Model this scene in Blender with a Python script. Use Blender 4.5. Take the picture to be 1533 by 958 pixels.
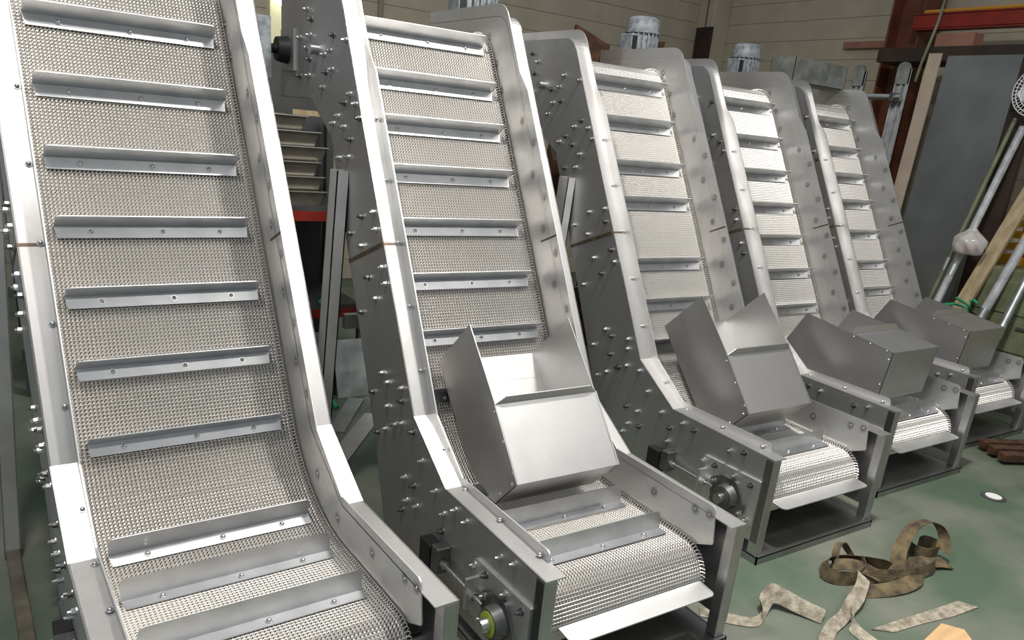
import bpy, bmesh, math, random
from mathutils import Vector, Matrix
random.seed(7)
for o in list(bpy.data.objects): bpy.data.objects.remove(o)
S = bpy.context.scene
COL = S.collection
Z0 = 0.48                      # floor is z = 0; profile numbers are measured 0.48 above it

# ------------------------------------------------------------------ camera
cam = bpy.data.cameras.new('camera'); camo = bpy.data.objects.new('camera', cam); COL.objects.link(camo)
def cam_axes(yaw, pit, rol):
    f = Vector((math.sin(yaw)*math.cos(pit), math.cos(yaw)*math.cos(pit), math.sin(pit)))
    r = Vector((math.cos(yaw), -math.sin(yaw), 0)); u = r.cross(f)
    return r*math.cos(rol)+u*math.sin(rol), -r*math.sin(rol)+u*math.cos(rol), f
r_, u_, f_ = cam_axes(math.radians(34.4307), math.radians(-18.6203), math.radians(5.5900))
m = Matrix((r_, u_, -f_)).transposed().to_4x4(); m.translation = (-1.21596, -1.99941, 1.16357+Z0)
camo.matrix_world = m
cam.sensor_width = 36; cam.lens = 1146.594/1533*36; cam.shift_y = 96/1533
cam.clip_start = 0.05; cam.clip_end = 100
S.camera = camo

# ------------------------------------------------------------------ light
w = bpy.data.worlds.new('world'); S.world = w; w.use_nodes = True
bg = w.node_tree.nodes['Background']; bg.inputs[0].default_value = (0.86, 0.93, 1.0, 1); bg.inputs[1].default_value = 0.33
def area(name, loc, target, sx, sy, power, col=(1, 0.96, 0.9)):
    l = bpy.data.lights.new(name, 'AREA'); l.shape = 'RECTANGLE'; l.size = sx; l.size_y = sy; l.energy = power; l.color = col
    o = bpy.data.objects.new(name, l); COL.objects.link(o); o.location = loc
    o.rotation_euler = (Vector(target)-Vector(loc)).to_track_quat('-Z', 'Y').to_euler()
    return o
area('high_bay_lamp_offscreen', (1.05, -0.45, 4.3), (1.05, -0.449, 0), 0.3, 0.3, 185)
area('front_strip_lamp_offscreen', (1.7, -2.7, 4.2), (1.7, -2.699, 0), 3.6, 0.3, 58)
area('second_bay_lamp_offscreen', (-1.25, -0.2, 4.3), (-1.25, -0.199, 0), 0.25, 0.25, 80)
S.view_settings.view_transform = 'Standard'; S.view_settings.look = 'None'
S.view_settings.exposure = 0.0; S.view_settings.gamma = 1.0; S.view_settings.use_curve_mapping = False

# ------------------------------------------------------------------ materials
def srgb(r, g, b): 
    f = lambda c: (c/255/12.92) if c/255 <= .04045 else ((c/255+.055)/1.055)**2.4
    return (f(r), f(g), f(b), 1)
def mat(name, c1, c2=None, metal=0., rough=.5, scale=8., detail=4., lo=.35, hi=.65, bump=0., rough2=None, stretch=None, spec=.5, bscale=None):
    M = bpy.data.materials.new(name); M.use_nodes = True; N = M.node_tree.nodes; L = M.node_tree.links
    b = N['Principled BSDF']; b.inputs['Metallic'].default_value = metal; b.inputs['Roughness'].default_value = rough
    b.inputs['Specular IOR Level'].default_value = spec
    b.inputs['Base Color'].default_value = c1
    if c2 or bump or rough2:
        tc = N.new('ShaderNodeTexCoord'); mp = N.new('ShaderNodeMapping'); L.new(tc.outputs['Object'], mp.inputs[0])
        if stretch: mp.inputs['Scale'].default_value = stretch
        nz = N.new('ShaderNodeTexNoise'); nz.inputs['Scale'].default_value = scale; nz.inputs['Detail'].default_value = detail
        L.new(mp.outputs[0], nz.inputs['Vector'])
        rp = N.new('ShaderNodeMapRange'); rp.inputs[1].default_value = lo; rp.inputs[2].default_value = hi
        L.new(nz.outputs['Fac'], rp.inputs[0])
        if c2:
            mx = N.new('ShaderNodeMix'); mx.data_type = 'RGBA'; mx.inputs[6].default_value = c1; mx.inputs[7].default_value = c2
            L.new(rp.outputs[0], mx.inputs[0]); L.new(mx.outputs[2], b.inputs['Base Color'])
        if rough2:
            r2 = N.new('ShaderNodeMapRange'); r2.inputs[3].default_value = rough; r2.inputs[4].default_value = rough2
            L.new(rp.outputs[0], r2.inputs[0]); L.new(r2.outputs[0], b.inputs['Roughness'])
        if bump:
            n2 = nz
            if bscale:
                n2 = N.new('ShaderNodeTexNoise'); n2.inputs['Scale'].default_value = bscale; L.new(mp.outputs[0], n2.inputs['Vector'])
            bp = N.new('ShaderNodeBump'); bp.inputs['Strength'].default_value = bump; bp.inputs['Distance'].default_value = .01
            L.new(n2.outputs['Fac'], bp.inputs['Height']); L.new(bp.outputs[0], b.inputs['Normal'])
    return M
g = lambda v, w=0.: (v+w, v, v-w, 1)
M = {}
M['plate']  = mat('dull_steel_plate', g(.60), g(.46), 1, .46, 3.2, 5, .35, .7, rough2=.56)
M['flange'] = mat('bent_steel_flange', g(.60,.004), g(.48,.012), 1, .44, 7, 5, .35, .7, rough2=.54)
M['guard']  = mat('brushed_guard_steel', g(.72), g(.60), 1, .46, 4.5, 5, .4, .72, rough2=.56)
M['hopper'] = mat('hopper_sheet_steel', g(.58,.004), g(.50,.004), 1, .45, 5, 4, .4, .7, rough2=.5)
M['cleat']  = mat('cleat_steel', (.60,.61,.62,1), (.50,.51,.52,1), 1, .40, 9, 4, .4, .7)
M['wire']   = mat('bright_wire', (.78,.755,.72,1), None, 1, .40)
M['bed']    = mat('belt_bed_sheet', g(.26,.006), g(.2,.006), 1, .5, 6, 3)
M['bolt']   = mat('zinc_bolt', g(.62), None, 1, .28)
M['dbolt']  = mat('oiled_bolt', g(.22), None, 1, .35)
M['post']   = mat('mill_steel_post', g(.54,.005), g(.38,.01), 1, .42, 6, 5, .35, .7, rough2=.55)
M['leg']    = mat('zinc_leg_channel', g(.62), g(.5), .45, .45, 6, 4)
M['base']   = mat('dark_base_sheet', g(.42), g(.30), 1, .42, 4, 4)
M['black']  = mat('black_rubber', g(.012), None, 0, .5)
M['cast']   = mat('cast_bearing_grey', g(.20), g(.14), .8, .4, 20, 3)
M['lime']   = mat('yellow_green_seal', (.35,.42,.05,1), None, 0, .5)
M['weld']   = mat('heat_tinted_weld', (.26,.19,.13,1), (.14,.11,.085,1), .9, .55, 14, 4, .4, .6)
M['motor']  = mat('blue_grey_motor_paint', srgb(142,148,152), srgb(106,112,118), .1, .35, 30, 3, .4, .65)
M['galv']   = mat('galvanised_sheet', (.50,.54,.52,1), (.32,.35,.34,1), .85, .42, 9, 6, .4, .6)
M['floor']  = mat('green_floor_paint', (.072,.112,.074,1), (.185,.19,.16,1), 0, .55, 1.6, 9, .40, .68, bump=.15, rough2=.42, bscale=60)
M['wall']   = mat('cream_block_paint', srgb(188,178,158), srgb(176,165,146), 0, .8, 3, 5, bump=.1, bscale=90)
M['joint']  = mat('wall_joint_mortar', srgb(150,141,124), None, 0, .9)
M['redox']  = mat('red_oxide_column', srgb(112,62,40), srgb(84,44,30), 0, .55, 4, 4)
M['red']    = mat('red_beam_paint', srgb(140,34,18), srgb(118,28,15), 0, .45, 6, 3)
M['yellow'] = mat('yellow_pipe_paint', srgb(186,132,36), None, 0, .5)
M['pinkwd'] = mat('pinkish_board', srgb(160,116,96), srgb(142,100,84), 0, .7, 6, 4)
M['wood']   = mat('pale_timber', srgb(178,162,130), srgb(150,132,102), 0, .7, 3, 5, stretch=(8,8,.6))
M['dkwood'] = mat('dark_timber', srgb(60,42,32), srgb(42,30,24), 0, .7, 5, 4)
M['sheet']  = mat('blue_grey_sheet', (.24,.26,.26,1), (.17,.185,.19,1), .5, .45, 2, 4)
M['white']  = mat('white_plastic', (.78,.8,.8,1), None, 0, .4)
M['pvc']    = mat('grey_white_tube', srgb(190,192,196), srgb(150,152,156), 0, .45, 12, 3)
M['cream']  = mat('cream_post_paint', srgb(222,218,178), None, 0, .5)
M['ycrate'] = mat('yellow_crate_plastic', srgb(190,140,30), None, 0, .5)
M['green']  = mat('green_cord', srgb(40,150,104), None, 0, .6)
M['strapw'] = mat('pale_webbing', srgb(176,168,150), srgb(120,112,98), 0, .85, 30, 4, stretch=(1,1,1), bump=.5, bscale=220)
M['strapo'] = mat('olive_webbing', srgb(112,98,70), srgb(58,50,38), 0, .85, 18, 4, bump=.5, bscale=220)
M['ply']    = mat('plywood_offcut', srgb(206,172,128), srgb(190,154,110), 0, .7, 5, 3, stretch=(1,7,1))
M['paleply'] = mat('pale_board', srgb(196,182,164), srgb(180,164,146), 0, .7, 4, 4)
M['dark']   = mat('dark_grey_sheet', (.085,.085,.086,1), (.06,.06,.062,1), .2, .5, 4, 3)
M['mgreen'] = mat('pale_green_machine', srgb(122,128,98), srgb(96,104,80), 0, .5, 6, 3)
M['rust']   = mat('rusty_bar', srgb(104,72,52), srgb(66,48,38), .3, .6, 14, 4)
M['tray']   = mat('stainless_tray', (.42,.39,.33,1), (.30,.28,.24,1), 1, .42, 8, 4)
M['tubest'] = mat('stained_steel_tube', (.40,.35,.28,1), (.20,.17,.14,1), .9, .4, 9, 5, .35, .65)
def emit(name, c, s):
    X = bpy.data.materials.new(name); X.use_nodes = True; b = X.node_tree.nodes['Principled BSDF']
    b.inputs['Base Color'].default_value = c; b.inputs['Emission Color'].default_value = c; b.inputs['Emission Strength'].default_value = s
    return X
M['bulb'] = emit('lit_bulb', (1,1,.97,1), 4)
def stain_mat(nm, top, rad, squeeze):
    X = bpy.data.materials.new(nm); X.use_nodes = True; N = X.node_tree.nodes; L = X.node_tree.links
    b = N['Principled BSDF']; b.inputs['Base Color'].default_value = (.06,.055,.05,1); b.inputs['Metallic'].default_value = .7; b.inputs['Roughness'].default_value = .55
    tc = N.new('ShaderNodeTexCoord'); ln = N.new('ShaderNodeVectorMath'); ln.operation = 'LENGTH'
    sep = N.new('ShaderNodeMapping'); sep.inputs['Scale'].default_value = (0, 1, squeeze)
    L.new(tc.outputs['Object'], sep.inputs[0]); L.new(sep.outputs[0], ln.inputs[0])
    nz = N.new('ShaderNodeTexNoise'); nz.inputs['Scale'].default_value = 60; L.new(tc.outputs['Object'], nz.inputs['Vector'])
    mr = N.new('ShaderNodeMapRange'); mr.inputs[1].default_value = .006; mr.inputs[2].default_value = rad; mr.inputs[3].default_value = top; mr.inputs[4].default_value = 0
    L.new(ln.outputs['Value'], mr.inputs[0]); L.new(mr.outputs[0], b.inputs['Alpha'])
    return X
M['spot'] = stain_mat('weld_spot', .42, .022, .9)
def bag_mat():
    X = bpy.data.materials.new('clear_bag'); X.use_nodes = True; b = X.node_tree.nodes['Principled BSDF']
    b.inputs['Base Color'].default_value = (.8,.76,.74,1); b.inputs['Roughness'].default_value = .2; b.inputs['Alpha'].default_value = .55
    return X
M['bag'] = bag_mat()


# ------------------------------------------------------------------ mesh helpers
class MB:
    def __init__(s): s.v = []; s.f = []; s.m = []
    def add(s, vs, fs, mi=0):
        k = len(s.v); s.v += [tuple(v) for v in vs]; s.f += [tuple(i+k for i in f) for f in fs]; s.m += [mi]*len(fs); return s
    def box(s, a, b, mi=0):
        x0,y0,z0 = a; x1,y1,z1 = b
        return s.add([(x0,y0,z0),(x1,y0,z0),(x1,y1,z0),(x0,y1,z0),(x0,y0,z1),(x1,y0,z1),(x1,y1,z1),(x0,y1,z1)],
                     [(3,2,1,0),(4,5,6,7),(0,1,5,4),(1,2,6,5),(2,3,7,6),(3,0,4,7)], mi)
    def prism(s, poly, x0, x1, mi=0):            # poly in (y, z), extruded along x
        n = len(poly)
        vs = [(x0,p[0],p[1]) for p in poly]+[(x1,p[0],p[1]) for p in poly]
        fs = [tuple(range(n)), tuple(range(2*n-1, n-1, -1))]+[(i, i+n, (i+1)%n+n, (i+1)%n) for i in range(n)]
        return s.add(vs, fs, mi)
    def slab(s, path, x0, x1, t, mi=0):          # strip along a (y, z) path, thickness t to the left-hand side
        n = len(path); off = []
        for i in range(n):
            a = Vector(path[max(i-1,0)]); b = Vector(path[min(i+1,n-1)]); d = (b-a).normalized(); nn = Vector((-d.y, d.x))
            if 0 < i < n-1:
                d1 = (Vector(path[i])-a).normalized(); c = max(.3, abs(d1.dot(d))); off.append(Vector(path[i])+nn*t/c)
            else: off.append(Vector(path[i])+nn*t)
        return s.prism(list(map(tuple, path))+[tuple(o) for o in reversed(off)], x0, x1, mi)
    def cyl(s, p0, p1, r, n=12, r1=None, mi=0, cap=True):
        p0 = Vector(p0); p1 = Vector(p1); d = (p1-p0).normalized(); r1 = r if r1 is None else r1
        a = d.orthogonal().normalized(); b = d.cross(a)
        vs = [p0+(a*math.cos(2*math.pi*i/n)+b*math.sin(2*math.pi*i/n))*r for i in range(n)]+[p1+(a*math.cos(2*math.pi*i/n)+b*math.sin(2*math.pi*i/n))*r1 for i in range(n)]
        fs = [(i,(i+1)%n,(i+1)%n+n,i+n) for i in range(n)]
        if cap: fs += [tuple(range(n-1,-1,-1)), tuple(range(n,2*n))]
        return s.add(vs, fs, mi)
    def tube(s, pts, r, n=8, mi=0):
        pts = [Vector(p) for p in pts]; N = len(pts); vs = []; up = None
        for i, p in enumerate(pts):
            d = (pts[min(i+1,N-1)]-pts[max(i-1,0)]).normalized()
            if up is None: up = d.orthogonal().normalized()
            a = (up-d*up.dot(d)).normalized(); up = a; b = d.cross(a)
            vs += [p+(a*math.cos(2*math.pi*k/n)+b*math.sin(2*math.pi*k/n))*r for k in range(n)]
        fs = [(i*n+k, i*n+(k+1)%n, (i+1)*n+(k+1)%n, (i+1)*n+k) for i in range(N-1) for k in range(n)]
        fs += [tuple(range(n-1,-1,-1)), tuple(range((N-1)*n, N*n))]
        return s.add(vs, fs, mi)
    def dome(s, c, d, r, h, n=8, mi=0):
        c = Vector(c); d = Vector(d).normalized(); a = d.orthogonal().normalized(); b = d.cross(a)
        vs = []; rings = ((1,0),(.8,.6),(.4,.92))
        for rr, hh in rings: vs += [c+(a*math.cos(2*math.pi*k/n)+b*math.sin(2*math.pi*k/n))*r*rr+d*h*hh for k in range(n)]
        vs.append(c+d*h)
        fs = [(i*n+k, i*n+(k+1)%n, (i+1)*n+(k+1)%n, (i+1)*n+k) for i in range(2) for k in range(n)]+[(2*n+k, 2*n+(k+1)%n, 3*n) for k in range(n)]
        return s.add(vs, fs, mi)
    def mesh(s, name, mats, smooth=False):
        me = bpy.data.meshes.new(name); me.from_pydata(s.v, [], s.f)
        for mm in (mats if isinstance(mats, (list, tuple)) else [mats]): me.materials.append(M[mm])
        if len(me.materials) > 1: me.polygons.foreach_set('material_index', s.m)
        bm = bmesh.new(); bm.from_mesh(me); bmesh.ops.recalc_face_normals(bm, faces=bm.faces); bm.to_mesh(me); bm.free()
        if smooth:
            me.polygons.foreach_set('use_smooth', [True]*len(me.polygons))
            try: me.set_sharp_from_angle(angle=math.radians(38))
            except Exception: pass
        me.update(); return me
def put(name, me, parent=None, loc=(0,0,0), rot=None, bevel=0, label=None):
    o = bpy.data.objects.new(name, me); COL.objects.link(o); o.location = loc
    if rot is not None: o.rotation_euler = rot
    if parent: o.parent = parent
    if bevel:
        bv = o.modifiers.new('bevel', 'BEVEL'); bv.width = bevel; bv.segments = 2; bv.limit_method = 'ANGLE'; bv.angle_limit = math.radians(50)
    if label: o['label'] = label
    return o
def thing(name, label, cat, loc=(0,0,0), rz=0, group=None):
    o = bpy.data.objects.new(name, None); COL.objects.link(o); o.empty_display_size = .1
    o.location = loc; o.rotation_euler = (0,0,rz); o['label'] = label; o['category'] = cat
    if group: o['group'] = group
    return o
def tag(o, label, cat, group=None):
    o['label'] = label; o['category'] = cat
    if group: o['group'] = group
    return o
def struct(o): o['kind'] = 'structure'; return o
def arc(c, r, a0, a1, n):
    return [(c[0]+r*math.cos(math.radians(a0+(a1-a0)*i/n)), c[1]+r*math.sin(math.radians(a0+(a1-a0)*i/n))) for i in range(n+1)]
def rounded(poly, radii, n=5):
    out = []
    N = len(poly)
    for i, p in enumerate(poly):
        r = radii.get(i, 0)
        if not r: out.append(tuple(p)); continue
        p = Vector(p); a = (Vector(poly[i-1])-p).normalized(); b = (Vector(poly[(i+1)%N])-p).normalized()
        ang = a.angle(b); t = r/math.tan(ang/2); A = p+a*t; B = p+b*t
        c = p+(a+b).normalized()*(r/math.sin(ang/2))
        va = A-c; vb = B-c; th = va.angle_signed(vb)
        for k in range(n+1):
            out.append(tuple(c+Matrix.Rotation(-th*k/n, 2) @ va))
    return out
# ================================================================== setting
fl = MB(); fl.box((-6, -5, -.1), (6.3, 5.4, 0)); struct(put('floor', fl.mesh('floor', 'floor')))
def panel_wall(name, a, b, axis):
    # painted block wall: a solid core and one long proud course per visible joint line
    mb = MB(); mb.box(a, b); wall = struct(put(name, mb.mesh(name, 'joint')))
    z = .004; k = 0; h = .2
    pm = None
    while z < b[2]-.1:
        if axis == 'y': p0 = (a[0], a[1]-.012, z); p1 = (b[0], a[1]+.01, z+h-.004)
        else: p0 = (a[0]-.012, a[1], z); p1 = (a[0]+.01, b[1], z+h-.004)
        if pm is None:
            q = MB(); q.box((0,0,0), tuple(p1[i]-p0[i] for i in range(3))); pm = q.mesh('block_course', 'wall')
        put('block_course', pm, wall, p0)
        z += h
    return wall
panel_wall('wall_back', (-6, 5.4, 0), (6.5, 5.6, 4.2), 'y')
panel_wall('wall_right', (6.3, -5, 0), (6.5, 5.388, 4.2), 'x')
q = MB(); q.box((6.02, 5.12, 0), (6.288, 5.388, 4.2)); struct(put('trim_1', q.mesh('corner_pilaster', 'wall'), bevel=.01))

# ================================================================== conveyor
W = .675; B = .0713
INC = math.radians(60.5); T = Vector((math.cos(INC), math.sin(INC))); NN = Vector((-T.y, T.x))
def zz(poly): return [(p[0], p[1]+Z0) for p in poly]
F1 = Vector((.262, .161)); FT = F1+T*((1.605-.161)/T.y)
FE = (-.585, -.008); MG = -.101           # guard edge line
def on_m(mv, t): return NN*mv+T*t
MF = F1.dot(NN)
# belt path in (y, z)
MB_ = -.300
FRc, FRr = Vector((-.405, -.245)), .105
HDr = .15; HDz = 1.38; HDc = Vector(((T.x*HDz-(MB_-HDr))/T.y, HDz))
yx = (T.x*(-.14)-MB_)/T.y; RB = .52; tl = RB*math.tan(INC/2)
path = [(-.405+.45, -.35)]+arc(FRc, FRr, 270, 90, 16)[0:]
path += [(yx-tl, -.14)]+arc((yx-tl, -.14+RB), RB, -90, -90+60.5, 14)[1:]
path += arc(HDc, HDr, 90+60.5, -70, 20)
e_ = Vector(path[-1]); path.append((e_.x-.12, e_.y-.24))
PV = [Vector(p) for p in path]
LS = [0]
for a_, b_ in zip(PV, PV[1:]): LS.append(LS[-1]+(b_-a_).length)
def at_s(s):
    for i in range(len(PV)-1):
        if s <= LS[i+1] or i == len(PV)-2:
            k = (s-LS[i])/(LS[i+1]-LS[i]); p = PV[i].lerp(PV[i+1], k)
            d0 = (PV[i+1]-PV[i]).normalized(); return p, d0
def s_near(pt):
    best = (9, 0); n = 3000
    for i in range(n):
        s = LS[-1]*i/n; p, d = at_s(s); q_ = (p-Vector(pt)).length
        if q_ < best[0]: best = (q_, s)
    return best[1]
PITCH = .0118
def belt_mesh():
    mb = MB(); x0, x1 = .010, W-.010; nper = 56; per = (x1-x0)/nper; r = .0017
    n = int(LS[-1]/PITCH)
    V = mb.v; Fc = mb.f
    sq = ((0,1),(1,0),(0,-1),(-1,0))
    for i in range(n):
        s = i*PITCH; p, d = at_s(s); nn = Vector((-d.y, d.x))
        k0 = len(V)
        prof_ = ((0, -.12, -.0010), (.30, .5, .0024), (.60, 1.12, -.0010))
        for k in range(3*nper):
            fx, fs, hh = prof_[k % 3]
            c = p+d*(PITCH*fs)+nn*hh; x = x0+per*(k//3+fx)
            for a, b in sq:
                V.append((x+a*r, c.x+d.x*a*r*.5+nn.x*b*r, c.y+d.y*a*r*.5+nn.y*b*r+Z0))
        for k in range(3*nper-1):
            o = k0+4*k
            Fc += [(o+j, o+(j+1)%4, o+4+(j+1)%4, o+4+j) for j in range(4)]
        # straight cross rod and curled edge loops
        k0 = len(V); c = p+d*PITCH*.55
        for x in (x0, x1):
            for a, b in sq: V.append((x, c.x+d.x*a*r+nn.x*b*r, c.y+d.y*a*r+nn.y*b*r+Z0))
        Fc += [(k0+j, k0+(j+1)%4, k0+4+(j+1)%4, k0+4+j) for j in range(4)]
        for x, sg in ((x0, 1), (x1, -1)):
            k0 = len(V)
            for (dxx, ds, h) in ((.004, -.3, 0), (-.004, .0, .012), (0, .5, .016), (.008, .9, .0)):
                c2 = p+d*(PITCH*ds)+nn*h
                for a, b in sq: V.append((x+sg*dxx+a*r, c2.x+d.x*b*r, c2.y+d.y*b*r+Z0))
            for k in range(3):
                o = k0+4*k; Fc += [(o+j, o+(j+1)%4, o+4+(j+1)%4, o+4+j) for j in range(4)]
    me = bpy.data.meshes.new('wire_belt'); me.from_pydata(V, [], Fc); me.materials.append(M['wire']); me.update()
    return me
BELT = belt_mesh()
bedm = MB(); bedm.slab([tuple(p) for p in [(x[0], x[1]+Z0) for x in path]], .012, W-.012, -.004)
# shift the bed inward by moving it along the path normal
def inset(pth, dist):
    out = []; n = len(pth)
    for i in range(n):
        d = (Vector(pth[min(i+1,n-1)])-Vector(pth[max(i-1,0)])).normalized(); out.append(tuple(Vector(pth[i])-Vector((-d.y, d.x))*dist))
    return out
bedm = MB(); bedm.slab(zz(inset(path, .007)), .012, W-.012, -.004); BED = bedm.mesh('bed_sheet', 'bed', True)

# plate outline
PL = rounded([FE, (0,0), tuple(F1), tuple(FT), (1.79, 1.605), (1.79, 1.19), (1.385, 1.19), (1.125, 1.05), (.60, -.01), (.455, -.39), (-.585, -.39)], {3: .10})
FLP = PL[:1+2+6]+[(1.79, 1.605)]
def plate(x0, x1):
    mb = MB(); mb.prism(zz(PL), x0, x1); return mb.mesh('side_plate', 'plate')
def flange(x0, x1):
    mb = MB(); mb.slab(zz(FLP), x0, x1, -.004); return mb.mesh('top_flange', 'flange')
def rear_lip(x0, x1):
    mb = MB(); mb.slab(zz([(.455,-.39),(.60,-.01),(1.125,1.05),(1.385,1.19),(1.79,1.19),(1.79,1.605)]), x0, x1, .004); return mb.mesh('rear_lip', 'plate')
G1 = on_m(MG, 0); 
gl = .035
# guard outline
tG1 = (F1+NN*(MG-MF)).dot(T)-.012
gp = [(-.505, .026), (.008, .026), tuple(on_m(MG, tG1)), tuple(on_m(MG, 1.555)), tuple(on_m(-.129, 1.655)), ]
tt = (1.655-(-.129*NN.y))/T.y
gp += [tuple(on_m(-.129, tt)), (1.79, 1.655), (1.79, 1.25), (1.40, 1.22), tuple(on_m(-.36, 1.45)), tuple(on_m(-.345, .40)), (.25, -.13), (.05, -.165), (-.40, -.165), (-.522, -.105)]
GP = rounded(gp, {0: .022, 5: .11, 14: .01})
def guard(x0, x1):
    mb = MB(); mb.prism(zz(GP), x0, x1); return mb.mesh('inner_guard', 'guard')
MESH = {
 'plL': plate(-B, -B+.005), 'plR': plate(W+B-.005, W+B), 'flL': flange(-B, 0), 'flR': flange(W, W+B),
 'guL': guard(-.004, 0), 'guR': guard(W, W+.004), 'rlL': rear_lip(-B, -B+.03), 'rlR': rear_lip(W+B-.03, W+B)}
def bolt_mesh(bm_, head):
    mb = MB()
    mb.cyl((0,0,0), (-.0025,0,0), .0125, 12); mb.cyl((-.002,0,0), (-.013,0,0), .0092, 6); mb.cyl((-.012,0,0), (-.021,0,0), .0052, 8)
    return mb.mesh('bolt', head)
BOLT = [bolt_mesh(0, 'bolt'), bolt_mesh(0, 'dbolt')]
def mark_mesh(sg):
    mb = MB(); a = [math.radians(22.5+45*i) for i in range(8)]
    mb.add([(sg*.0009, .028*math.cos(t), .028*math.sin(t)) for t in a], [tuple(range(8))], 1)
    mb.dome((0,0,0), (sg,0,0), .005, .003); return mb.mesh('screw', ['bolt', 'spot'])
MARK = {1: mark_mesh(1), -1: mark_mesh(-1)}
sm = MB(); sm.cyl((0,0,0), (0,0,.002), .010, 10); sm.dome((0,0,.002), (0,0,1), .0075, .006); SCREW = sm.mesh('screw', 'bolt', True)
# cleat: origin at fold line, x along, local y = downslope, z = normal
CL, CR = .040, W-.048
def cleat_mesh():
    L_ = CR-CL; h = .066; bw = .040; t = .003; lean = .10
    mb = MB()
    # standing leg with rounded upper corners
    pr = rounded([(0,0),(L_,0),(L_,h),(0,h)], {2: .018, 3: .018}, 4); n = len(pr)
    f = [(x, -z*lean, z) for x, z in pr]; b = [(x, -z*lean-t, z) for x, z in pr]
    mb.add(f+b, [tuple(range(n)), tuple(range(2*n-1, n-1, -1))]+[(i, i+n, (i+1)%n+n, (i+1)%n) for i in range(n)])
    # foot leg
    pr = [(0,0),(L_,0),(L_-.006,bw),(.004,bw)]; f = [(x,y,t) for x,y in pr]; b = [(x,y,0) for x,y in pr]
    mb.add(f+b, [(0,1,2,3),(7,6,5,4)]+[(i,(i+1)%4,(i+1)%4+4,i+4) for i in range(4)])
    return mb.mesh('cleat', 'cleat')
CLEAT = cleat_mesh()
bx = MB(); bx.box((0,0,.0), (.045,.045,Z0-.012-.036)); POST = bx.mesh('front_post', 'post')
bolts = [(1.432,1.537),(1.375,1.495),(1.517,1.432),(1.393,1.437),(1.119,1.427),(.985,1.405),(1.429,1.39),(1.394,1.344),(1.153,1.372),(1.219,1.359),(1.521,1.279),(1.404,1.281),(1.127,1.303),(1.195,1.292),(1.232,1.236),(.933,1.216),(.986,1.183),(.872,1.182),(1.055,1.133),(.828,1.134),(1.105,1.102),(.988,1.095),(.917,1.053),(.938,.987),(1.03,.976),
 (.783,.782),(.665,.815),(.645,.755),(.89,.701),(.775,.672),(.575,.629),(.701,.565),(.54,.576),(.623,.501),(.755,.417),(.538,.235),(.486,.214),(.617,.133),(.365,.232),(.477,.123),(.358,.185),(.349,.102),(.398,.079),(.554,-.012),(.489,.026),(.414,.072),(.255,.105),(.178,.025),
 (.306,-.095),(.228,-.094),(.28,-.177),(.198,-.162),(.312,-.231),(.068,-.04),(0,-.093),(.001,-.159),(-.074,-.041),(-.148,-.047),(-.052,-.209),(-.359,-.056),(-.434,-.036)]
slide_bolts = [(-.235,-.15),(-.306,-.147),(-.415,-.147),(-.505,-.151),(-.303,-.304),(-.409,-.305),(-.512,-.307)]
t_screw = [.38, .62, .86, 1.10, 1.34]

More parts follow.
